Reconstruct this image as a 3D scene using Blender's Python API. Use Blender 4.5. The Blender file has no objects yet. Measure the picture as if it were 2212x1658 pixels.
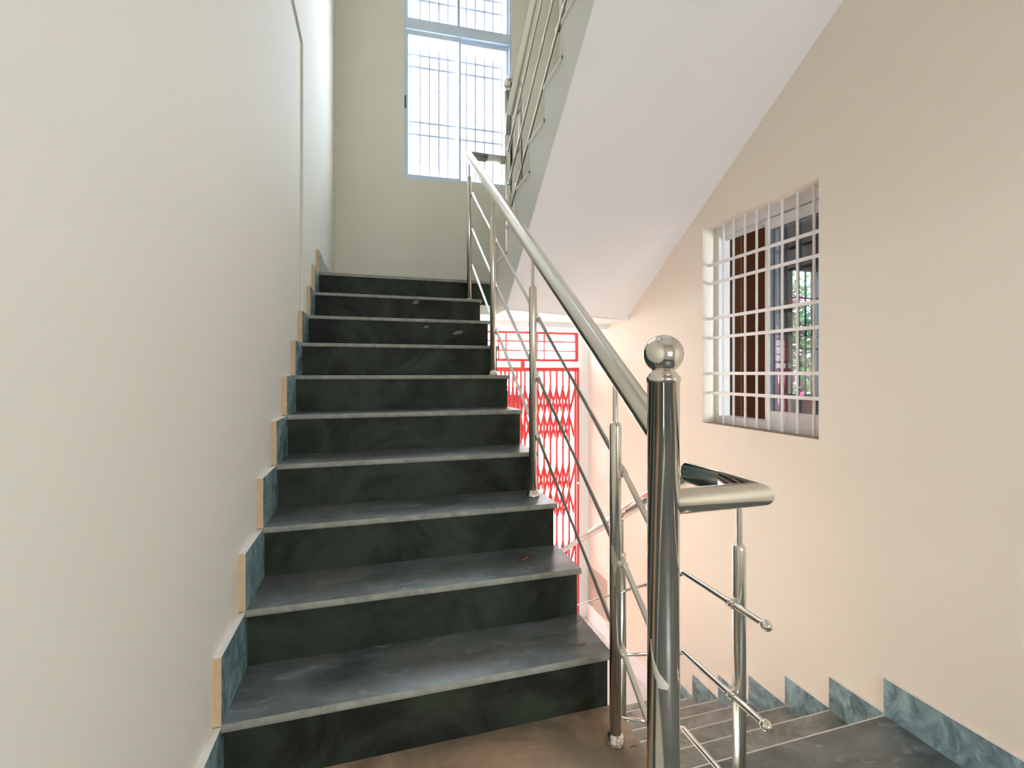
import bpy, math, random
from mathutils import Vector, Matrix
random.seed(7)
PI = math.pi
S = bpy.context.scene
COL = S.collection

# ------------------------------------------------------------------ camera
F_PX, W_PX, H_PX = 1021.0, 2212, 1658
YAW = 0.2852
cam_d = bpy.data.cameras.new('camera')
cam = bpy.data.objects.new('camera', cam_d); COL.objects.link(cam)
cam.location = (0.3662, -1.3422, 1.0601)
cam.rotation_euler = (PI / 2, 0, -YAW)
cam_d.sensor_fit = 'HORIZONTAL'; cam_d.sensor_width = 36.0
cam_d.lens = 36.0 * F_PX / W_PX
cam_d.shift_y = -23.0 / W_PX          # horizon sits a little above the middle of the frame
cam_d.clip_start = 0.02
S.camera = cam

# ------------------------------------------------------------------ sky, exposure
SKY = 12.0
wd = bpy.data.worlds.new('overcast_sky'); S.world = wd; wd.use_nodes = True
bg = wd.node_tree.nodes['Background']
bg.inputs[0].default_value = (0.86, 0.94, 1.0, 1); bg.inputs[1].default_value = SKY
S.view_settings.view_transform = 'Standard'; S.view_settings.look = 'None'
S.view_settings.gamma = 1.0; S.view_settings.use_curve_mapping = False
S.view_settings.exposure = 1.1

def portal(name, loc, rot, sx, sy):
    l = bpy.data.lights.new(name, 'AREA'); l.shape = 'RECTANGLE'; l.size = sx; l.size_y = sy
    l.cycles.is_portal = True
    o = bpy.data.objects.new(name, l); COL.objects.link(o); o.location = loc; o.rotation_euler = rot
    return o
portal('daylight_portal', (1.24, 3.95, 4.3), (-PI / 2, 0, 0), 1.3, 2.6)
portal('daylight_portal', (1.2, 3.3, 0.05), (-PI / 2, 0, 0), 2.5, 2.9)
portal('daylight_portal', (1.25, -2.75, 1.0), (PI / 2, 0, 0), 1.1, 1.0)
portal('daylight_portal', (3.6, -1.35, 1.15), (PI / 2, 0, 0), 1.1, 1.0)
portal('daylight_portal', (.725, 1.475, 6.5), (0, 0, 0), .45, .45)
portal('daylight_portal', (5.3, 3.25, 1.5), (-PI / 2, 0, 0), 0.7, 1.7)

# ------------------------------------------------------------------ materials
MATS = {}
def new_mat(name):
    m = bpy.data.materials.new(name); m.use_nodes = True; MATS[name] = m
    nt = m.node_tree; return m, nt, nt.nodes['Principled BSDF']
def noise(nt, scale, detail=4, rough=.55, dist=0.0, stretch=None):
    g = nt.nodes.new('ShaderNodeNewGeometry')
    n = nt.nodes.new('ShaderNodeTexNoise'); n.inputs['Scale'].default_value = scale
    n.inputs['Detail'].default_value = detail; n.inputs['Roughness'].default_value = rough
    n.inputs['Distortion'].default_value = dist
    if stretch:
        mp = nt.nodes.new('ShaderNodeMapping'); mp.inputs['Scale'].default_value = stretch
        mp.inputs['Rotation'].default_value = (.3, .5, .6)
        nt.links.new(g.outputs['Position'], mp.inputs['Vector']); nt.links.new(mp.outputs[0], n.inputs['Vector'])
    else: nt.links.new(g.outputs['Position'], n.inputs['Vector'])
    return n.outputs['Fac']
def ramp(nt, fac, stops):
    r = nt.nodes.new('ShaderNodeValToRGB'); e = r.color_ramp.elements
    while len(e) < len(stops): e.new(.5)
    for k, (p, c) in enumerate(stops):
        e[k].position = p; e[k].color = (c if len(c) == 4 else (*c, 1)) if isinstance(c, tuple) else (c, c, c, 1)
    nt.links.new(fac, r.inputs[0]); return r.outputs[0]
def mixc(nt, fac, a, b):
    m = nt.nodes.new('ShaderNodeMix'); m.data_type = 'RGBA'
    for s, v in ((m.inputs[0], fac), (m.inputs[6], a), (m.inputs[7], b)):
        if isinstance(v, bpy.types.NodeSocket): nt.links.new(v, s)
        elif isinstance(v, tuple): s.default_value = (*v[:3], 1)
        else: s.default_value = v
    return m.outputs[2]
def bump(nt, p, fac, strength, dist=.002):
    b = nt.nodes.new('ShaderNodeBump'); b.inputs['Strength'].default_value = strength; b.inputs['Distance'].default_value = dist
    nt.links.new(fac, b.inputs['Height']); nt.links.new(b.outputs[0], p.inputs['Normal'])
def plain(name, col, rough=.6, metal=0.0, var=.06, scale=6.0, bmp=0.0, spec=.5):
    m, nt, p = new_mat(name)
    n = noise(nt, scale)
    dark = tuple(c * (1 - var) for c in col); lite = tuple(min(1, c * (1 + var)) for c in col)
    nt.links.new(mixc(nt, n, dark, lite), p.inputs['Base Color'])
    p.inputs['Roughness'].default_value = rough; p.inputs['Metallic'].default_value = metal
    p.inputs['Specular IOR Level'].default_value = spec
    if bmp: bump(nt, p, noise(nt, 90, 3), bmp)
    return m
def marble(name, base, lite, vein, dust, dust_amt, rough, scale=5.0, vein_amt=.6, spec=.5):
    m, nt, p = new_mat(name)
    cloud = noise(nt, scale, 6, .62, 1.2, (1, 1.6, 1))
    c = mixc(nt, ramp(nt, cloud, [(.36, 0.0), (.62, 1.0)]), base, lite)
    vn = noise(nt, scale * 1.5, 9, .68, .9, (1, 2.6, 1.2))
    vm = ramp(nt, vn, [(.56, 0.0), (.78, vein_amt)])
    c = mixc(nt, vm, c, vein)
    d = ramp(nt, noise(nt, 3.1, 5, .6, .6), [(.38, dust_amt * .15), (.72, dust_amt)])
    c = mixc(nt, d, c, dust)
    sp = ramp(nt, noise(nt, 120, 1, .5), [(.80, 0.0), (.83, .5)])
    c = mixc(nt, sp, c, (.55, .53, .48))
    nt.links.new(c, p.inputs['Base Color'])
    rr = nt.nodes.new('ShaderNodeMapRange'); rr.inputs[3].default_value = rough * .75; rr.inputs[4].default_value = min(1, rough * 1.5)
    nt.links.new(noise(nt, 9, 5, .6), rr.inputs[0]); nt.links.new(rr.outputs[0], p.inputs['Roughness'])
    p.inputs['Specular IOR Level'].default_value = spec
    bump(nt, p, noise(nt, 40, 4, .6), .12, .001)
    return m
plain('nosing_worn', (.62, .60, .55), .8, var=.1, scale=40)
plain('wall_cream', (.80, .75, .65), .75, var=.025, scale=1.3, bmp=.05)
plain('wall_cream_bounce', (.80, .72, .605), .75, var=.03, scale=1.3, bmp=.05)  # same cream paint, warm bounce light put into the colour
plain('wall_back', (.84, .785, .655), .75, var=.03, scale=1.5, bmp=.05)
plain('plaster_white', (.85, .82, .81), .8, var=.02, scale=1.7, bmp=.04)
plain('stringer_paint', (.84, .82, .755), .75, var=.03, scale=2)
plain('skirt_edge', (.62, .44, .27), .8, var=.18, scale=30)
plain('skirt_top', (.80, .75, .68), .8, var=.08, scale=40)
plain('bare_cement', (.50, .42, .34), .9, var=.2, scale=14, bmp=.2)
plain('sill_dust', (.42, .33, .24), .9, var=.2, scale=20)
marble('marble_tread', (.040, .054, .050), (.135, .160, .162), (.48, .56, .60), (.17, .150, .130), .5, .33, 4.4, .7, .85)  # blue in clouds and veins paints in the window sheen
marble('marble_tread_lit', (.115, .130, .120), (.27, .285, .26), (.58, .60, .57), (.34, .315, .28), .45, .24, 4.2, .6)  # tread marble again, lighter: reflected gate light put into the colour
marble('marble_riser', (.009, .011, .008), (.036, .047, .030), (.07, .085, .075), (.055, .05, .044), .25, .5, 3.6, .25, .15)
marble('marble_skirt', (.075, .14, .15), (.28, .42, .45), (.62, .70, .72), (.30, .30, .30), .1, .24, 8.0, .8, .9)  # teal stone, colour raised bluer to paint in the sheen
marble('marble_stained', (.10, .085, .06), (.56, .36, .24), (.58, .44, .33), (.38, .27, .19), .6, .36, 2.6, .3)
marble('stone_cut', (.20, .20, .17), (.32, .315, .27), (.5, .48, .42), (.36, .33, .27), .4, .75, 16, .3)
def steel(name, col, r0, r1, scale=30):
    m, nt, p = new_mat(name)
    n = noise(nt, scale, 4, .6, 0, (1, 1, .12))
    nt.links.new(mixc(nt, noise(nt, 7, 4), tuple(c * .9 for c in col), col), p.inputs['Base Color'])
    rr = nt.nodes.new('ShaderNodeMapRange'); rr.inputs[3].default_value = r0; rr.inputs[4].default_value = r1
    nt.links.new(n, rr.inputs[0]); nt.links.new(rr.outputs[0], p.inputs['Roughness'])
    p.inputs['Metallic'].default_value = .72 if 'brushed' in name else 1.0
steel('steel_polished', (.86, .815, .745), .05, .13)
steel('steel_satin', (.86, .82, .75), .16, .28)
steel('steel_brushed', (.86, .81, .74), .34, .46)
plain('frame_white', (.74, .73, .72), .4, var=.04, scale=12)
plain('frame_glare_blue', (.70, .80, .93), .4, var=.03, scale=9)  # white frames, backlit glare put into the colour as blue
plain('latch_blue', (.05, .09, .18), .35)
plain('grille_white', (.80, .76, .74), .45, var=.06, scale=25)
plain('grille_grey', (.34, .33, .40), .55, var=.1, scale=20)
plain('gate_red', (.70, .06, .062), .42, var=.14, scale=18)
plain('wood_brown', (.24, .075, .025), .45, var=.22, scale=8)
plain('wood_light', (.36, .15, .07), .5, var=.15, scale=8)
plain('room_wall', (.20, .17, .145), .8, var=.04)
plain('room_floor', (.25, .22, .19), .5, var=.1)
plain('iron_green', (.03, .07, .075), .45)
plain('paving', (.66, .64, .60), .9, var=.12, scale=5)
plain('garden_wall_paint', (.72, .70, .66), .9, var=.1, scale=3)
plain('leaf_pale', (.34, .38, .28), .6, var=.35, scale=9)
plain('leaf_green', (.10, .20, .05), .55, var=.4, scale=9)
plain('petal_pink', (.75, .09, .22), .55, var=.2, scale=9)
plain('bark', (.16, .11, .07), .9, var=.3, scale=30)
plain('wire_red', (.62, .05, .04), .5)
plain('paint_dab', (.62, .57, .48), .8, var=.12, scale=60)
plain('scuff', (.17, .155, .13), .8, var=.4, scale=80)
plain('twig', (.17, .11, .06), .9, var=.3, scale=60)
plain('crumb', (.42, .33, .16), .9, var=.3, scale=120)
plain('roof_slab', (.78, .75, .70), .8)
def glass(name, fac, tint, rough=0.0):
    m, nt, p = new_mat(name); nt.nodes.remove(p)
    tr = nt.nodes.new('ShaderNodeBsdfTransparent'); tr.inputs[0].default_value = (*tint, 1)
    gl = nt.nodes.new('ShaderNodeBsdfGlossy'); gl.inputs['Roughness'].default_value = rough
    lw = nt.nodes.new('ShaderNodeLayerWeight'); lw.inputs[0].default_value = .5
    pw = nt.nodes.new('ShaderNodeMath'); pw.operation = 'POWER'; pw.inputs[1].default_value = 4.0
    mr = nt.nodes.new('ShaderNodeMapRange'); mr.inputs[3].default_value = fac; mr.inputs[4].default_value = 1.0
    nt.links.new(lw.outputs['Facing'], pw.inputs[0]); nt.links.new(pw.outputs[0], mr.inputs[0])
    mx = nt.nodes.new('ShaderNodeMixShader')
    nt.links.new(mr.outputs[0], mx.inputs[0]); nt.links.new(tr.outputs[0], mx.inputs[1]); nt.links.new(gl.outputs[0], mx.inputs[2])
    nt.links.new(mx.outputs[0], nt.nodes['Material Output'].inputs[0])
glass('pane_clear', .03, (.87, .90, .93))
glass('pane_tinted', .13, (.55, .57, .60))

# ------------------------------------------------------------------ mesh helpers
class MB:
    def __init__(s): s.v = []; s.f = []; s.m = []; s.sm = []; s.mats = []
    def mi(s, mat):
        if mat not in s.mats: s.mats.append(mat)
        return s.mats.index(mat)
    def add(s, vs, fs, mat, smooth=False):
        b = len(s.v); s.v += [tuple(x) for x in vs]
        for k, q in enumerate(fs):
            s.f.append([b + i for i in q]); s.m.append(s.mi(mat[k] if isinstance(mat, list) else mat)); s.sm.append(smooth)
        return s
    def box(s, x0, x1, y0, y1, z0, z1, mat, **kw):
        """faces: mat for all; kw keys px nx py ny pz nz override"""
        vs = [(x0, y0, z0), (x1, y0, z0), (x1, y1, z0), (x0, y1, z0), (x0, y0, z1), (x1, y0, z1), (x1, y1, z1), (x0, y1, z1)]
        fs = [(0, 3, 2, 1), (4, 5, 6, 7), (0, 1, 5, 4), (1, 2, 6, 5), (2, 3, 7, 6), (3, 0, 4, 7)]
        ms = [kw.get(k, mat) for k in ('nz', 'pz', 'ny', 'px', 'py', 'nx')]
        return s.add(vs, fs, ms)
    def extrude(s, prof, ax, a, b, mat, mats=None):
        """closed 2-D profile (counter-clockwise) pushed along axis ax from a to b"""
        n = len(prof)
        def P(u, w, t):
            return {0: (t, u, w), 1: (u, t, w), 2: (u, w, t)}[ax]
        vs = [P(u, w, a) for u, w in prof] + [P(u, w, b) for u, w in prof]
        fs = [tuple(range(n))[::-1], tuple(range(n, 2 * n))] + [(i, (i + 1) % n, n + (i + 1) % n, n + i) for i in range(n)]
        ms = [mat, mat] + (mats or [mat] * n)
        return s.add(vs, fs, ms)
    def tube(s, p, q, r0, mat, r1=None, seg=20, caps=True):
        p, q = Vector(p), Vector(q); r1 = r0 if r1 is None else r1
        d = (q - p).normalized(); u = d.orthogonal().normalized(); w = d.cross(u)
        vs = [p + (u * math.cos(2 * PI * k / seg) + w * math.sin(2 * PI * k / seg)) * r0 for k in range(seg)]
        vs += [q + (u * math.cos(2 * PI * k / seg) + w * math.sin(2 * PI * k / seg)) * r1 for k in range(seg)]
        s.add(vs, [(k, (k + 1) % seg, seg + (k + 1) % seg, seg + k) for k in range(seg)], mat, True)
        if caps: s.add(vs, [tuple(range(seg))[::-1], tuple(range(seg, 2 * seg))], mat)
        return s
    def pipe(s, pts, r, mat, seg=24):
        """mitred pipe through points"""
        pts = [Vector(p) for p in pts]; n = len(pts); rings = []
        d0 = (pts[1] - pts[0]).normalized(); u = d0.orthogonal().normalized(); w = d0.cross(u)
        for i, p in enumerate(pts):
            din = (pts[i] - pts[i - 1]).normalized() if i else d0
            dout = (pts[i + 1] - pts[i]).normalized() if i < n - 1 else din
            nrm = (din + dout).normalized(); ring = []
            for k in range(seg):
                a = 2 * PI * k / seg; v = (u * math.cos(a) + w * math.sin(a)) * r
                ring.append(p + v - din * (v.dot(nrm) / din.dot(nrm)))      # slide along the pipe to the mitre plane
            rings.append(ring)
            m = dout - din
            if m.length > 1e-5:
                m.normalize(); u = u - 2 * u.dot(m) * m; w = w - 2 * w.dot(m) * m
        # every straight run gets its own vertices so that mitres stay crisp
        for i in range(n - 1):
            s.add(rings[i] + rings[i + 1], [(k, (k + 1) % seg, seg + (k + 1) % seg, seg + k) for k in range(seg)], mat, True)
        s.add(rings[0], [tuple(range(seg))[::-1]], mat); s.add(rings[-1], [tuple(range(seg))], mat)
        return s
    def lathe(s, c, prof, mat, seg=32, axis=(0, 0, 1)):
        """prof: (radius, height) from the bottom up, about an axis through c"""
        c = Vector(c); d = Vector(axis).normalized(); u = d.orthogonal().normalized(); w = d.cross(u)
        if d.z > .99: u, w = Vector((1, 0, 0)), Vector((0, 1, 0))
        vs = []
        for r, z in prof:
            for k in range(seg):
                a = 2 * PI * k / seg; vs.append(c + d * z + (u * math.cos(a) + w * math.sin(a)) * r)
        n = len(prof)
        fs = [(i * seg + k, i * seg + (k + 1) % seg, (i + 1) * seg + (k + 1) % seg, (i + 1) * seg + k) for i in range(n - 1) for k in range(seg)]
        return s.add(vs, fs, mat, True)
    def ball(s, c, r, mat, seg=24, rings=14, stretch=1.0, axis=(0, 0, 1)):
        return s.lathe(c, [(max(1e-5, r * math.sin(PI * i / rings)), -r * stretch * math.cos(PI * i / rings)) for i in range(rings + 1)], mat, seg, axis)
    def mesh(s, name):
        me = bpy.data.meshes.new(name); me.from_pydata(s.v, [], s.f)
        for k in s.mats: me.materials.append(MATS[k])
        me.polygons.foreach_set('material_index', s.m); me.polygons.foreach_set('use_smooth', s.sm)
        me.update(); return me
    def build(s, name, parent=None, **props):
        return put(name, s.mesh(name), parent, **props)
def put(name, me, parent=None, loc=None, **props):
    o = bpy.data.objects.new(name, me); COL.objects.link(o)
    if parent: o.parent = parent
    if loc: o.location = loc
    for k, v in props.items(): o[k] = v
    return o
def thing(name, label, cat, group=None, loc=(0, 0, 0)):
    o = bpy.data.objects.new(name, None); COL.objects.link(o); o.location = loc; o.empty_display_size = .1
    o['label'] = label; o['category'] = cat
    if group: o['group'] = group
    return o
def structure(name, mb, label=None):
    o = mb.build(name); o['kind'] = 'structure'
    if label: o['label'] = label
    return o

# ------------------------------------------------------------------ key dimensions (metres)
H, T, WN = .175, .2347, 1.092            # middle flight: riser, going, tread end
XR = 2.405                               # right wall face
ZL = -.35                                # landing on which one stands
Y0, TD, HD, ND = .10, .2443, .1455, 7    # lower flight
ZG = ZL - ND * HD                        # ground floor
ZM, YM, XM = 1.75, 9 * T, 1.28           # mid landing
ZC = 1.505                               # underside of mid landing
TU, HU, XU, YU, ZU = .252, .176, 1.25, 2.065, 1.90   # upper flight
YG = 3.0                                 # gate plane
BA = math.radians(2.6); BP = Vector((-.005, 3.7, 0)); BD = Vector((math.cos(BA), -math.sin(BA), 0)); BN = Vector((math.sin(BA), math.cos(BA), 0))

# ------------------------------------------------------------------ room shell
b = MB(); b.box(-.25, -.02, -2.6, 3.9, -1.6, 6.3, 'wall_cream'); structure('wall_left', b, 'long cream painted wall beside the stair skirting')
b = MB()   # raised column and beam plaster on the left wall, with a narrow lip
b.extrude([(1.50, -1.5), (3.9, -1.5), (3.9, 6.3), (-2.6, 6.3), (-2.6, 2.89), (1.50, 2.89)], 0, -.03, -.008, 'wall_cream')
structure('trim_1', b, 'slightly raised plaster column and beam on the left wall')
# back wall with the tall window opening, turned a little
def bwbox(mb, u0, u1, v0, v1, z0, z1, mat, **kw):
    """box in the back wall's own axes: u along the wall, v into the wall"""
    k = len(mb.v); mb.box(u0, u1, v0, v1, z0, z1, mat, **kw)
    for i in range(k, len(mb.v)):
        u, v, z = mb.v[i]; p = BP + BD * u + BN * v; mb.v[i] = (p.x, p.y, z)
WU0, WU1, WZ0, WZ1 = .677, 1.822, 3.085, 5.75
b = MB()
bwbox(b, -.2, WU0, 0, .2, ZC - .1, 6.3, 'wall_back'); bwbox(b, WU1, 2.75, 0, .2, ZC - .1, 6.3, 'wall_back')
bwbox(b, WU0, WU1, 0, .2, ZC - .1, WZ0, 'wall_back'); bwbox(b, WU0, WU1, 0, .2, WZ1, 6.3, 'wall_back')
structure('wall_back', b, 'olive cream wall behind the mid landing with a tall window')
# right wall with the barred window opening
RY0, RY1, RZ0, RZ1 = .410, 1.240, .744, 1.992
b = MB()
b.box(XR, XR + .2, -2.6, RY0, -1.6, 6.3, 'wall_cream_bounce'); b.box(XR, XR + .2, RY1, 2.533, -1.6, 6.3, 'wall_cream_bounce')
b.box(XR, XR + .2, RY0, RY1, -1.6, RZ0, 'wall_cream_bounce', pz='sill_dust'); b.box(XR, XR + .2, RY0, RY1, RZ1, 6.3, 'wall_cream_bounce')
structure('wall_right', b, 'bounce-tinted cream wall beside the descending flight')
b = MB(); b.box(XR + .025, XR + .2, 2.533, 3.3, -1.6, ZC, 'wall_cream'); b.box(XR, XR + .2, 2.533, 4.0, ZC, 6.3, 'wall_cream_bounce')
b.box(XR + .019, XR + .03, 2.56, 2.99, ZG + .14, ZG + .52, 'bare_cement')
structure('wall_right_recess', b, 'short recessed wall by the gate with a bare cement foot')
# gate wall: pier and head
b = MB(); b.box(2.335, XR + .03, YG - .02, YG + .18, ZG - .1, ZC, 'plaster_white'); b.box(-.02, 2.335, YG - .02, YG + .18, 1.478, ZC, 'plaster_white')
b.box(-.02, .06, YG - .02, YG + .18, ZG - .1, 1.478, 'plaster_white')
b.box(-.02, XR + .03, 2.533, YG - .02, 1.462, ZC, 'plaster_white')
structure('wall_gate', b, 'white piers and beam framing the red gate')
# rear wall behind the viewer, with an opening added for fill light
RX0, RX1, RZA, RZB = .80, 1.70, .75, 1.45
b = MB(); b.box(-.25, RX0, -2.8, -2.6, ZL - .2, 6.3, 'wall_cream'); b.box(RX1, 2.6, -2.8, -2.6, ZL - .2, 6.3, 'wall_cream')
b.box(RX0, RX1, -2.8, -2.6, RZB, 6.3, 'wall_cream'); b.box(RX0, RX1, -2.8, -2.6, ZL - .2, RZA, 'wall_cream')
structure('wall_rear', b, 'cream wall at the landing with an added fill-light opening')
SX0, SX1, SY0, SY1 = .62, .82, 1.37, 1.57      # roof opening added out of view for top light
b = MB(); b.box(-.25, SX0, -2.8, 4.0, 6.3, 6.45, 'roof_slab'); b.box(SX1, 2.62, -2.8, 4.0, 6.3, 6.45, 'roof_slab')
b.box(SX0, SX1, -2.8, SY0, 6.3, 6.45, 'roof_slab'); b.box(SX0, SX1, SY1, 4.0, 6.3, 6.45, 'roof_slab'); structure('ceiling', b, 'white roof slab over the stairwell with an added top-light opening')
# floors
b = MB(); b.box(1.20, XR, -2.6, Y0 + .02, ZL - .2, ZL - .02, 'stringer_paint'); b.box(-.02, 1.20, -2.6, -.40, ZL - .2, ZL - .02, 'stringer_paint')
b.box(-.02, 1.20, -2.6, -.44, ZL - .02, ZL, 'marble_tread')
b.extrude([(-2.6, ZL - .02), (Y0 + .005, ZL - .02), (Y0, ZL - .016), (Y0, ZL), (Y0 - .006, ZL), (-2.6, ZL)], 0, 1.20, XR, 'marble_tread', ['marble_tread'] * 2 + ['stone_cut', 'nosing_worn'] + ['marble_tread'] * 2)
structure('floor', b, 'grey green marble landing at the head of the lower flight')
b = MB(); b.box(-.02, XR + .03, -.6, YG + .2, ZG - .1, ZG, 'paving'); structure('floor_ground', b, 'pale ground floor inside the red gate')
b = MB()
b.box(-.02, XM, YM + .03, 3.75, ZC, ZM - .02, 'plaster_white', ny='wall_cream'); b.box(XM, XR, YM + .05, 3.75, ZC, ZM - .02, 'plaster_white')
b.box(-.02, XM, YM, 3.72, ZM - .02, ZM, 'marble_tread', ny='stone_cut'); b.box(XM, XR, YM - .03, 3.72, ZM - .02, ZM, 'marble_tread')
b.extrude([(XU + .005, 1.83), (XR, 2.20), (XR, 2.30), (XU + .005, 2.30)], 2, ZC - .002, ZC + .05, 'plaster_white')
structure('floor_mid_landing', b, 'mid landing slab with green marble top')
b = MB(); b.box(-2.0, 4.4, 3.92, 5.0, ZC, ZM - .1, 'plaster_white'); structure('ceiling_light_block', b, 'slab added outside to cut daylight at the gate')  # added slab, holds back sky light entering through the gate
b = MB(); b.box(-.02, XR, -2.6, -.22, 3.26, 3.49, 'plaster_white'); structure('floor_upper_landing', b, 'upper landing slab')

# ------------------------------------------------------------------ middle flight
def tread_profile(d):
    return [(0.004, -.02), (d, -.02), (d, 0), (.006, 0), (.0015, -.003), (0, -.008), (0, -.013), (.0015, -.018)]
TP_M = ['marble_tread', 'marble_tread', 'marble_tread', 'stone_cut', 'stone_cut', 'stone_cut', 'stone_cut', 'stone_cut']
mid = thing('staircase', 'dark green marble staircase climbing from the landing to the mid landing', 'staircase')
b = MB()   # concrete waist
prof = []
for n in range(-1, 10): prof += [((n - 1) * T + .035, (n - 1) * H - .02), ((n - 1) * T + .035, n * H - .02)]
prof += [(YM + .03, 9 * H - .02), (YM + .03, 1.40), (-.2, -.345), (-.55, -.345), (-.55, ZL - .02)]
b.extrude(prof, 0, -.02, 1.075, 'stringer_paint'); b.build('concrete_waist', mid)
tread_me = MB().extrude(tread_profile(T + .022), 0, -.02, WN, 'marble_tread', TP_M).mesh('tread')
stain_me = MB().extrude(tread_profile(T + .022), 0, -.02, 1.102, 'marble_stained', ['marble_stained'] * 4 + ['stone_cut'] * 4).mesh('stained_tread')
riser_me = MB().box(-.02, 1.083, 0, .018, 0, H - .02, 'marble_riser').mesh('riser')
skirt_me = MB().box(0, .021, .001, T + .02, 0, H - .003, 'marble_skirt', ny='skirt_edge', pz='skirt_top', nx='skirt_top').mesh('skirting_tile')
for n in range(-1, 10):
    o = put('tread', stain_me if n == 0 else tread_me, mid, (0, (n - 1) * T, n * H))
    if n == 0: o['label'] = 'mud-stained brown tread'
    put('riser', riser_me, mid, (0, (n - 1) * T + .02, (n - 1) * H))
    put('skirting_tile', skirt_me, mid, (-.021 if n < 8 else -.010, (n - 1) * T, n * H))
MB().box(-.02, XM - .01, YM + .014, YM + .032, 9 * H, ZM - .02, 'marble_riser').build('riser', mid)
b = MB(); b.box(-.01, .011, YM, 3.68, ZM, ZM + .15, 'marble_skirt', ny='skirt_edge', pz='skirt_top'); o = structure('baseboard_left', b, 'green marble skirting on the mid landing')

# pale scuffs on two upper risers
for x, n, z, w, h_ in [(0.637, 9, 1.54, 0.069, 0.031), (0.683, 8, 1.351, 0.041, 0.026), (0.888, 8, 1.321, 0.077, 0.027)]:
    m = MB(); yy = (n - 1) * T + .0196; ring = [(x + w * .5 * math.cos(a * PI / 5) * random.uniform(.5, 1.1), yy, z + h_ * .5 * math.sin(a * PI / 5) * random.uniform(.4, 1.1) + .2 * w * math.cos(a * PI / 5) * .5) for a in range(10)]
    m.add([(x, yy - .0006, z)] + ring, [(0, 1 + a, 1 + (a + 1) % 10) for a in range(10)], 'scuff'); m.build('scuff_mark', mid, label='pale plaster scuff')

# ------------------------------------------------------------------ lower flight
low = thing('staircase', 'grey green marble flight descending beside the wall to the red gate', 'staircase')
b = MB(); prof = []
for k in range(ND): prof += [(Y0 + k * TD - .02, ZL - k * HD - .02), (Y0 + k * TD - .02, ZL - (k + 1) * HD - .02)]
prof = [(Y0 - .02, ZL - .021)] + prof[1:-1] + [(Y0 + (ND - 1) * TD - .02, ZG), (Y0, ZG)]
b.extrude(prof[::-1], 0, 1.21, XR - .005, 'stringer_paint'); b.build('concrete_waist', low)
dt_prof = [(-.03, -.02), (TD, -.02), (TD, 0), (TD - .007, 0), (-.03, 0)]
dtread_me = MB().extrude(dt_prof, 0, 1.20, XR - .005, 'marble_tread_lit', ['marble_tread_lit', 'stone_cut', 'nosing_worn', 'marble_tread_lit', 'marble_tread_lit']).mesh('tread')
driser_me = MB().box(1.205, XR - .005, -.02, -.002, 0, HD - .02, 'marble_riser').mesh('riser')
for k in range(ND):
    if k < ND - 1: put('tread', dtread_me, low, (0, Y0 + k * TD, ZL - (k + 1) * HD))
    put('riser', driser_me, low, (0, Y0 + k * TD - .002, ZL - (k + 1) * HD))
dskirt_me = MB().box(XR - .016, XR, -.0, TD, 0, .152, 'marble_skirt', pz='skirt_top', py='skirt_top').mesh('skirting_tile')
for k in range(ND - 1): put('skirting_tile', dskirt_me, low, (0, Y0 + k * TD, ZL - (k + 1) * HD))
b = MB(); b.box(XR - .016, XR, -2.6, Y0, ZL, ZL + .152, 'marble_skirt', pz='skirt_top', py='skirt_top'); structure('baseboard_right', b, 'green marble skirting along the landing')
b = MB(); b.box(XR - .014, XR, Y0 + (ND - 1) * TD, 2.545, ZG, ZG + .125, 'plaster_white'); b.box(XR + .005, XR + .025, 2.55, 2.98, ZG, ZG + .15, 'plaster_white', ny='skirt_edge')
structure('baseboard_ground', b, 'pale skirting on the ground floor')

# ------------------------------------------------------------------ upper flight
upf = thing('staircase', 'upper flight with white sloping soffit rising back over the lower flight', 'staircase')
NU = 9
def zl(y): return 2.612 - .797 * (y - .447)
def zr(y): return 2.747 - .6435 * (y - .286)
b = MB()
ly = [-.22 + (1.836 + .22) * k / 12 for k in range(13)]; ry = [-.22 + (2.205 + .22) * k / 12 for k in range(13)]
NX = 10
vs = []
for k in range(13):
    for j in range(NX + 1):
        f = j / NX; yl, yr = ly[k], ry[k]
        vs.append((XU + (XR - XU) * f, yl + (yr - yl) * f, zl(yl) + (zr(yr) - zl(yl)) * f))
b.add(vs, [(k * (NX + 1) + j, (k + 1) * (NX + 1) + j, (k + 1) * (NX + 1) + j + 1, k * (NX + 1) + j + 1) for k in range(12) for j in range(NX)], 'plaster_white', True)
b.build('soffit', upf, label='smooth white sloping underside')
# sawtooth side face plus the solid above the soffit
top = [(YM + .05, ZC), (YM + .05, ZU - .15)]
for k in range(NU):
    y = YU - k * TU; z = ZU + k * HU
    top += [(y - .012, z - HU if k else ZU - .15), (y - .012, z - .018)]
top += [(YU - NU * TU - .012, ZU + (NU - 1) * HU - .018), (-.22, zl(-.22)), (1.836, ZC)]
b = MB(); b.extrude(top[::-1], 0, XU, XU + .012, 'stringer_paint'); b.build('stringer', upf, label='sawtooth stringer face')
utread_me = MB().box(XU - .008, XR - .003, -TU - .012, 0, -.018, 0, 'marble_tread', nx='stringer_paint', nz='stringer_paint', py='stone_cut').mesh('tread')
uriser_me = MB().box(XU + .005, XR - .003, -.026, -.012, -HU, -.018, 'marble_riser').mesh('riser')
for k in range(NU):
    put('tread', utread_me, upf, (0, YU - k * TU, ZU + k * HU)); put('riser', uriser_me, upf, (0, YU - k * TU, ZU + k * HU))

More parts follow.
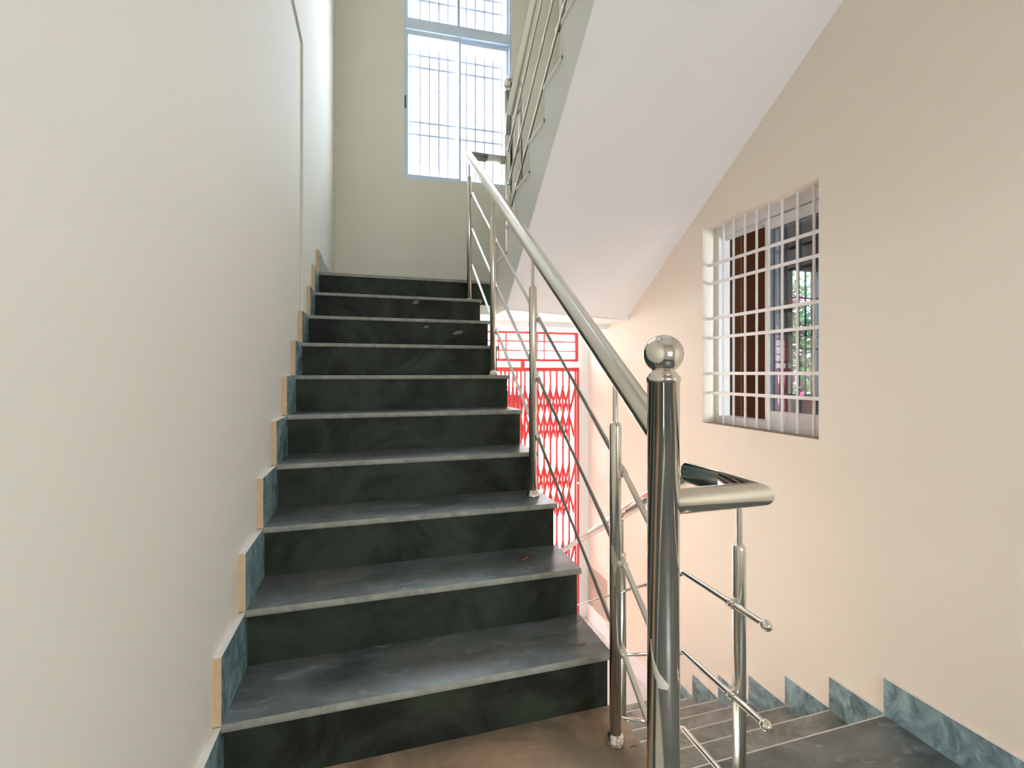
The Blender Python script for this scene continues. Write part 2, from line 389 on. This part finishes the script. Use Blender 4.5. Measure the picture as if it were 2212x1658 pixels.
# ------------------------------------------------------------------ railings
R_H, R_N, R_B, R_K, R_M = .031, .038, .0168, .0075, .0082
def newel(parent, x, y, zb, zball, smear=False):
    zt = zball - .068
    nw = MB().lathe((x, y, zb), [(1e-4, 0), (.075, 0), (.075, .006), (.06, .018), (.05, .022), (R_N, .03), (R_N, zt - zb), (R_N + .0015, zt - zb), (R_N + .0015, zt - zb + .013), (R_N - .003, zt - zb + .017), (R_N - .003, zt - zb + .019)], 'steel_polished', 40).build('newel_post', parent)
    MB().lathe((x, y, zt + .018), [(.034, 0), (.033, .004), (.027, .008), (.0275, .011), (.024, .014), (.020, .018), (.0205, .024), (.023, .03)], 'steel_polished', 36).build('collar', nw)
    MB().ball((x, y, zball), .0468, 'steel_polished', 40, 24).build('ball_finial', nw)
    return nw
def baluster(parent, x, y, zb, zsh, ztop):
    bl = MB().lathe((x, y, zb), [(1e-4, .0), (R_B, .0), (R_B, zsh - zb - .012), (R_B * .93, zsh - zb - .006), (R_B * .75, zsh - zb - .001), (R_K, zsh - zb + .001)], 'steel_satin', 28).build('baluster', parent)
    MB().tube((x, y, zsh - .004), (x, y, ztop), R_K, 'steel_satin', seg=16).build('neck_rod', bl)
    MB().lathe((x, y, zb), [(1e-4, 0), (.0285, 0), (.029, .004), (.0265, .007), (.0275, .011), (.0235, .014), (.024, .019), (.0205, .022), (R_B, .027)], 'steel_polished', 28).build('base_flange', bl)
    return bl
def clamp(parent, bx, x, y, z, axis):
    m = MB(); m.ball((x, y, z), .0125, 'steel_polished', 18, 10, 1.0)
    a = Vector(axis).normalized(); m.tube(Vector((x, y, z)) - a * .011, Vector((x, y, z)) + a * .011, .0115, 'steel_polished', seg=18)
    m.tube((x, y, z), (bx, y, z), .006, 'steel_polished', seg=12); m.build('clamp', parent)

# middle flight railing
rm = thing('stair_railing', 'stainless steel railing of the middle flight with big ball-topped newel post', 'railing')
XB, XC = 1.035, 1.062
NWY = -.354
def hr(y): return .93 + (2.652 - .93) * (y + .316) / (2.063 + .316)
nw1 = newel(rm, XB, NWY, -H, 1.106)
BY = [-.12, .615, 1.335, 2.045]
MIDZ = [.774, .510, .248]
bals = []
for i, y in enumerate(BY):
    zb = i * 3 * H; bl = baluster(rm, XB, y, zb, zb + .919, hr(y) - R_H * .8); bals.append(bl)
    for m in MIDZ: clamp(rm, XB, XC, y + .006, zb + m + (.015 if i == 3 else 0), (0, .81, .59))
MB().pipe([(XB, NWY + .02, hr(NWY + .02)), (XB, 2.063, 2.652), (1.343 - .03, 2.063, 2.652)], R_H, 'steel_satin', 28).build('handrail', rm)
for m in MIDZ:
    z0 = m + (BY[0] - NWY) * -.72
    MB().pipe([(XC - .01, NWY + .02, z0 + .015), (XC, BY[0], m), (XC, BY[1], 3 * H + m), (XC, BY[2], 6 * H + m), (XC, BY[3] + .012, 9 * H + m + .02)], R_M, 'steel_brushed', 14).build('mid_rail', rm)
def smear(parent, x, y, r, pts, z, seg=6):
    """dried paint dab hugging a round post: pts = (angle, height, half width)"""
    m = MB(); vs = []
    for a, dz, hw in pts:
        for j in range(seg + 1):
            t = a + hw * (2 * j / seg - 1); rr = r + .0004 + .0009 * math.sin(PI * j / seg)
            vs.append((x + rr * math.cos(t), y + rr * math.sin(t), z + dz))
    n = len(pts)
    m.add(vs, [(i * (seg + 1) + j, i * (seg + 1) + j + 1, (i + 1) * (seg + 1) + j + 1, (i + 1) * (seg + 1) + j) for i in range(n - 1) for j in range(seg)], 'paint_dab', True)
    m.build('paint_smear', parent, label='cream dried paint dab')
aim = math.atan2(-1.3422 - NWY, .3662 - XB)
smear(nw1, XB, NWY, R_N, [(aim - .02, -.03, .30), (aim + .0, -.02, .36), (aim - .22, -.008, .30), (aim - .42, .005, .20), (aim - .62, .025, .12), (aim - .78, .05, .06), (aim - .85, .075, .02)], .355)
aim = math.atan2(-1.3422 - BY[0], .3662 - XB)
smear(bals[0], XB, BY[0], R_B, [(aim - .1, -.07, .05), (aim - .1, -.04, .08), (aim - .12, -.02, .3), (aim - .2, 0, .5), (aim - .35, .02, .4), (aim - .6, .045, .15)], .525)

# lower flight railing
rl = thing('stair_railing', 'stainless railing of the lower flight with level ball-ended rails', 'railing')
XD, XE = 1.307, 1.283
MB().pipe([(XB + .004, NWY, .750), (XD, NWY, .750), (XD, -.088, .752), (XD, 1.62, .752 - .5965 * 1.708)], R_H, 'steel_polished', 28).build('handrail', rl)
def zt_low(y):
    k = math.ceil((y - Y0) / TD - 1e-6); k = max(0, min(ND, k)); return ZL - k * HD
for i, y in enumerate((-.298, .325, .93, 1.50)):
    zb = zt_low(y); ht = .752 - max(0, y + .088) * .5965
    baluster(rl, XD, y, zb, ht - .15, ht - R_H * .8)
RZ = [.447, .203, -.035]
for z in RZ:
    mr = MB().pipe([(XE, -.405, z), (XE, -.095, z), (XE, 1.56, z - .5965 * 1.655)], R_M, 'steel_polished', 16).build('mid_rail', rl)
    MB().ball((XE, -.412, z), .0135, 'steel_polished', 22, 14, 1.15, (0, 1, 0)).build('end_ball', mr)
    for y in (-.298, .325, .93, 1.50): clamp(rl, XD, XE, y, z - max(0, y + .095) * .5965, (0, 1, 0) if y < -.1 else (0, .86, -.51))

# upper flight railing
ru = thing('stair_railing', 'stainless railing of the upper flight beside the tall window', 'railing')
newel(ru, 1.343, 2.063 - .012, ZU, 3.22)
HU_A, HU_B = (1.9, 2.915), (1.382, 3.331)
def hr2(y): return HU_A[1] + (HU_A[0] - y) * (HU_B[1] - HU_A[1]) / (HU_A[0] - HU_B[0])
MB().pipe([(1.335, 2.045, hr2(2.0)), (1.30, 1.90, hr2(1.90)), (1.30, .2, hr2(.2))], R_H * .9, 'steel_satin', 24).build('handrail', ru)
lines = [((1.93, 2.67), (1.226, 3.213)), ((1.92, 2.42), (1.05, 3.08)), ((1.87, 2.225), (.877, 2.948))]
XV = 1.30
def zon(l, y): (a, c), (d, e) = l; return c + (y - a) * (e - c) / (d - a)
for l in lines:
    mr = MB().tube((XV, l[0][0], l[0][1]), (XV, .2, zon(l, .2)), R_M, 'steel_satin', seg=14).build('mid_rail', ru)
    MB().ball((XV, l[0][0], l[0][1]), .0125, 'steel_polished', 16, 10).build('end_ball', mr)
for y, k in ((1.72, 1), (.98, 4), (.25, 7)):
    zb = ZU + k * HU
    baluster(ru, 1.326, y, zb, hr2(y) - .14, hr2(y) - R_H * .7)
    for l in lines: clamp(ru, 1.326, XV, y, zon(l, y), (0, -.8, .6))

# ------------------------------------------------------------------ tall window on the mid landing
w1 = bpy.data.objects.new('window_1', None); COL.objects.link(w1); w1['kind'] = 'structure'; w1['label'] = 'tall sliding aluminium window with iron bars above the mid landing'
FR = 'frame_glare_blue'
def bpart(name, parent, u0, u1, v0, v1, z0, z1, mat):
    m = MB(); bwbox(m, u0, u1, v0, v1, z0, z1, mat); return m.build(name, parent)
fo = MB()
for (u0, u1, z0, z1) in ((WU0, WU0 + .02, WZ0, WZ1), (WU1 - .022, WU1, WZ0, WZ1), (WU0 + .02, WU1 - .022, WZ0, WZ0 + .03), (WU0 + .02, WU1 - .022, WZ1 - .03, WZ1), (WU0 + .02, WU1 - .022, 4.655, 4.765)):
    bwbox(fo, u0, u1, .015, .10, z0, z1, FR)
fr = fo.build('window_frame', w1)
UM = 1.254
def sash(u0, u1, v, z0, z1):
    m = MB(); t = .024
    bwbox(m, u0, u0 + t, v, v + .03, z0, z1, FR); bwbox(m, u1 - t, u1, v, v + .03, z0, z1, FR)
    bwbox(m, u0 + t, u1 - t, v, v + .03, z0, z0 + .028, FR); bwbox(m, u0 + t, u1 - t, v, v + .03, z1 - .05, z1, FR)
    s_ = m.build('sash', w1); bpart('pane', s_, u0 + t, u1 - t, v + .012, v + .017, z0 + .028, z1 - .05, 'pane_clear'); return s_
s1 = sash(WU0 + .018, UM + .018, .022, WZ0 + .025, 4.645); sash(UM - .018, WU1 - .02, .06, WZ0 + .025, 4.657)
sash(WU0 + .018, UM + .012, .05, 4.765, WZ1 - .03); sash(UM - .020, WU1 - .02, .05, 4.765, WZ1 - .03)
lt = bpart('latch', s1, .684, .697, .008, .023, 3.815, 3.945, 'latch_blue')
for u in (.745, .846, .945, 1.047, 1.146, 1.246, 1.346, 1.447, 1.548, 1.645, 1.746):
    bpart('vertical_bar', w1, u - .0075, u + .0075, .147, .16, WZ0, WZ1, 'grille_grey')
for z in (3.619, 3.752, 4.341, 4.469, 5.065, 5.2): bpart('cross_bar', w1, WU0, WU1, .144, .160, z - .009, z + .009, 'grille_grey')

# ------------------------------------------------------------------ barred window in the right wall
w2 = bpy.data.objects.new('window_2', None); COL.objects.link(w2); w2['kind'] = 'structure'; w2['label'] = 'white sliding window behind a white iron grille beside the lower flight'
XF = 2.512
m = MB()
m.box(XF - .01, XF + .075, RY1 - .035, RY1, RZ0, RZ1, 'frame_white'); m.box(XF - .01, XF + .075, RY0, RY0 + .035, RZ0, RZ1, 'frame_white')
m.box(XF - .01, XF + .075, RY0 + .035, RY1 - .035, RZ0, RZ0 + .045, 'frame_white'); m.box(XF - .01, XF + .075, RY0 + .035, RY1 - .035, RZ1 - .055, RZ1, 'frame_white')
m.box(XF + .02, XF + .03, RY0 + .035, RY1 - .035, RZ1 - .075, RZ1 - .055, 'frame_white'); m.box(XF + .045, XF + .055, RY0 + .035, RY1 - .035, RZ1 - .075, RZ1 - .055, 'frame_white')
m.build('window_frame', w2)
def sash2(y0, y1, x, mat='frame_white', glassm='pane_tinted'):
    m = MB(); t = .03
    m.box(x, x + .028, y0, y0 + t, RZ0 + .045, RZ1 - .06, mat); m.box(x, x + .028, y1 - t, y1, RZ0 + .045, RZ1 - .06, mat)
    m.box(x, x + .028, y0 + t, y1 - t, RZ0 + .045, RZ0 + .105, mat); m.box(x, x + .028, y0 + t, y1 - t, RZ1 - .12, RZ1 - .06, mat)
    s_ = m.build('sash', w2); MB().box(x + .012, x + .016, y0 + t, y1 - t, RZ0 + .105, RZ1 - .12, glassm).build('pane', s_)
sash2(RY0 + .02, .842, XF); sash2(RY0 + .04, .835, XF + .036, glassm='pane_clear')
for y in (1.117, 1.03, .937, .85, .764, .675, .58, .484): MB().tube((2.462, y, RZ0 + .004), (2.462, y, RZ1), .0072, 'grille_white', seg=10).build('vertical_bar', w2)
for z in (1.755, 1.636, 1.411, 1.287, 1.06, .936): MB().box(2.448, 2.456, RY0, RY1, z - .009, z + .009, 'grille_white').build('cross_bar', w2)

# room seen through it
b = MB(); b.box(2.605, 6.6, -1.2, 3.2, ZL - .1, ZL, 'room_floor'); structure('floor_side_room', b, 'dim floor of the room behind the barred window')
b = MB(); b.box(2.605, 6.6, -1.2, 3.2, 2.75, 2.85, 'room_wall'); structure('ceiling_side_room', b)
b = MB(); b.box(6.5, 6.6, -1.2, 3.2, ZL, 2.75, 'room_wall'); b.box(4.1, 6.6, -1.3, -1.2, ZL, 2.75, 'room_wall'); b.box(2.605, 3.1, -1.3, -1.2, ZL, 2.75, 'room_wall'); b.box(3.1, 4.1, -1.3, -1.2, ZL, .7, 'room_wall'); b.box(3.1, 4.1, -1.3, -1.2, 1.6, 2.75, 'room_wall')  # opening in the near wall added out of view to light the door leaf
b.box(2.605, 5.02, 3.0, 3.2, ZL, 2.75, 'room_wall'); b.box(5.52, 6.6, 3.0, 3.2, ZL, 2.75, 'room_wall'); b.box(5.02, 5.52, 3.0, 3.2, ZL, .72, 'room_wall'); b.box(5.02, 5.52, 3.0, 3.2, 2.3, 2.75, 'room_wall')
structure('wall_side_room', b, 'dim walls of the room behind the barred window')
w3 = bpy.data.objects.new('window_3', None); COL.objects.link(w3); w3['kind'] = 'structure'; w3['label'] = 'far window with dark scrolled ironwork facing the garden'
m = MB(); m.box(5.02, 5.05, 3.02, 3.08, .72, 2.3, 'iron_green'); m.box(5.49, 5.52, 3.02, 3.08, .72, 2.3, 'iron_green'); m.box(5.02, 5.52, 3.02, 3.08, .72, .75, 'iron_green'); m.box(5.02, 5.52, 3.02, 3.08, 2.27, 2.3, 'iron_green'); m.build('window_frame', w3)
for x in (5.17, 5.27, 5.37): MB().box(x - .008, x + .008, 3.04, 3.056, .75, 2.27, 'iron_green').build('vertical_bar', w3)
for z in (1.05, 1.35, 1.95): MB().box(5.05, 5.49, 3.04, 3.056, z - .008, z + .008, 'iron_green').build('cross_bar', w3)
for x in (5.11, 5.43, 5.32, 5.22):
    m = MB(); ring = [(x + .045 * math.cos(a * PI / 9), 3.048, 1.56 + .07 * math.sin(a * PI / 9)) for a in range(19)]
    for p, q in zip(ring, ring[1:]): m.tube(p, q, .006, 'iron_green', seg=6, caps=False)
    m.build('scroll', w3)
dr = thing('wooden_door', 'brown wooden door leaf standing open behind the barred window', 'door')
MB().box(3.40, 3.438, 1.735, 1.99, ZL, 2.6, 'wood_brown').build('door_leaf', dr)
MB().box(3.385, 3.445, 1.99, 2.11, ZL, 2.6, 'wood_light').build('door_jamb', dr)

# ------------------------------------------------------------------ red gate
g = thing('collapsible_gate', 'red folding lattice gate closing the entrance under the stairs', 'gate')
GB = ZG + .03
MB().box(.06, 2.333, YG, YG + .04, 1.078, 1.119, 'gate_red').build('top_channel', g)
MB().box(.06, 2.333, YG, YG + .04, ZG, GB, 'gate_red').build('bottom_track', g)
MB().box(2.318, 2.335, YG - .005, YG + .045, ZG, 1.119, 'gate_red').build('side_post', g)
MB().box(1.727, 1.768, YG, YG + .018, 1.119, 1.175, 'gate_red').build('hanger_bracket', g)
px = [2.300]
while px[-1] > 1.80: px.append(px[-1] - .066)
while px[-1] > 1.50: px.append(px[-1] - .040)
while px[-1] > .16: px.append(px[-1] - .066)
picket_me = MB().box(-.0088, .0088, -.004, .022, GB, 1.09, 'gate_red').mesh('picket')
for x in px: put('picket', picket_me, g, (x, YG + .008, 0))
strip_cache = {}
for zc in (.68, -.085, -.85):
    for i in range(len(px) - 2):
        dx = round(px[i] - px[i + 2], 3)
        for s_ in (1, -1):
            key = (dx, s_)
            if key not in strip_cache:
                L = math.hypot(dx, .52); hw = .0105; ux, uz = s_ * dx / L, .52 / L; nx, nz = uz * hw, -ux * hw
                A = Vector((-s_ * dx / 2, 0, -.26)); B = Vector((s_ * dx / 2, 0, .26)); N = Vector((nx, 0, nz)); Yv = Vector((0, .003, 0))
                q = [A - N, A + N, B + N, B - N]; mm = MB()
                mm.add([v - Yv for v in q] + [v + Yv for v in q], [(0, 1, 2, 3), (7, 6, 5, 4), (0, 4, 5, 1), (1, 5, 6, 2), (2, 6, 7, 3), (3, 7, 4, 0)], 'gate_red')
                strip_cache[key] = mm.mesh('lattice_strip')
            put('lattice_strip', strip_cache[key], g, ((px[i] + px[i + 2]) / 2, YG + (-.002 if s_ > 0 else .036), zc))
MB().ball((2.322, YG - .02, -.03), .016, 'steel_satin', 12, 8).tube((2.322, YG - .02, -.03), (2.322, YG, -.03), .006, 'steel_satin', seg=8).build('staple_knob', g)
tg = thing('transom_grille', 'red fixed grille of thin bars above the folding gate', 'grille')
for nm, (x0, x1, z0, z1) in dict(a=(.06, 2.333, 1.445, 1.478), b=(.06, 2.333, 1.176, 1.202), c=(2.306, 2.333, 1.2, 1.447), d=(.06, .09, 1.2, 1.447)).items():
    MB().box(x0, x1, YG + .02, YG + .05, z0, z1, 'gate_red').build('frame_bar', tg)
for z in (1.372, 1.281): MB().box(.09, 2.306, YG + .03, YG + .042, z - .006, z + .006, 'gate_red').build('cross_bar', tg)
for x in (1.979, 1.907, 1.589, 1.516, 1.19, 1.11, .79, .71, .40, .32): MB().box(x - .006, x + .006, YG + .028, YG + .044, 1.2, 1.447, 'gate_red').build('upright_bar', tg)

# ------------------------------------------------------------------ outside: yard, wall and greenery
b = MB(); b.box(-14, 18, YG + .2, 30, ZG - .2, ZG - .02, 'paving'); structure('ground_yard', b, 'pale paved yard outside the gate')
gw = thing('garden_wall', 'pale block compound wall across the yard outside the gate', 'wall')
MB().box(-8, 12, 8.0, 8.15, ZG - .02, .35, 'garden_wall_paint').build('wall_body', gw); MB().box(-8, 12, 7.96, 8.19, .35, .42, 'garden_wall_paint').build('coping', gw)
def shrub(name, label, c, rx, ry, rz, n, leaf, flower=0.0, green='leaf_green', group=None):
    t = thing(name, label, 'shrub' if rz < 1.2 else 'tree', group, (c[0], c[1], ZG - .02)); z0 = ZG - .02
    m = MB()
    for _ in range(n):
        while True:
            p = Vector((random.uniform(-1, 1), random.uniform(-1, 1), random.uniform(-1, 1)))
            if .35 < p.length < 1: break
        o = Vector((p.x * rx, p.y * ry, c[2] - z0 + p.z * rz)); a = Vector((random.gauss(0, 1), random.gauss(0, 1), random.gauss(0, 1))).normalized()
        w = a.orthogonal().normalized(); l = leaf * random.uniform(.6, 1.3); k = l * .28
        m.add([o, o + a * l * .5 + w * k, o + a * l, o + a * l * .5 - w * k], [(0, 1, 2, 3)], 'petal_pink' if random.random() < flower else green)
    m.build('foliage', t, kind='stuff')
    s_ = MB()
    for q in range(4):
        s_.tube((random.uniform(-.04, .04), random.uniform(-.04, .04), 0), (random.uniform(-.4, .4) * rx, random.uniform(-.4, .4) * ry, c[2] - z0 + rz * .2), .03 + .02 * (rz > 1.2), 'bark', .01, 8)
    s_.build('stem', t)
shrub('garden_tree', 'leafy tree rising over the compound wall beyond the gate', (1.6, 9.6, 2.2), 2.6, 1.2, 2.0, 5000, .26, 0.0, 'leaf_pale')
shrub('flowering_shrub', 'pink flowering shrub outside the far scrolled window', (8.2, 6.4, 1.0), 1.7, .8, 2.3, 5000, .20, .12)
shrub('garden_shrub', 'low shrub below the tall window of the mid landing', (.7, 6.2, .2), .9, .6, 1.0, 1500, .18, 0.0, 'leaf_pale')

# ------------------------------------------------------------------ small litter on the steps
m = MB(); pts = [(.0, 0, .003), (.014, .004, .006), (.03, .012, .007), (.045, .016, .004)]
m.pipe([(x + .905, y + T + .13, 2 * H + z) for x, y, z in pts], .0022, 'wire_red', 8)
m.build('wire_scrap', None, label='short curved red wire scrap lying on a tread', category='wire')
m = MB()
for q in range(9):
    x, y = 1.018 + random.uniform(-.016, .016), .075 + random.uniform(-.01, .01); m.ball((x, y, H + .002), random.uniform(.0015, .0035), 'crumb', 7, 5)
m.build('dry_leaf_crumb', None, label='tiny heap of dry yellow crumbs on the first tread', category='debris')
m = MB(); m.pipe([(1.062, -.155, .003), (1.073, -.152, .0035), (1.084, -.156, .0025)], .0014, 'twig', 7)
m.build('twig', None, label='tiny dark twig on the mud-stained tread', category='twig')
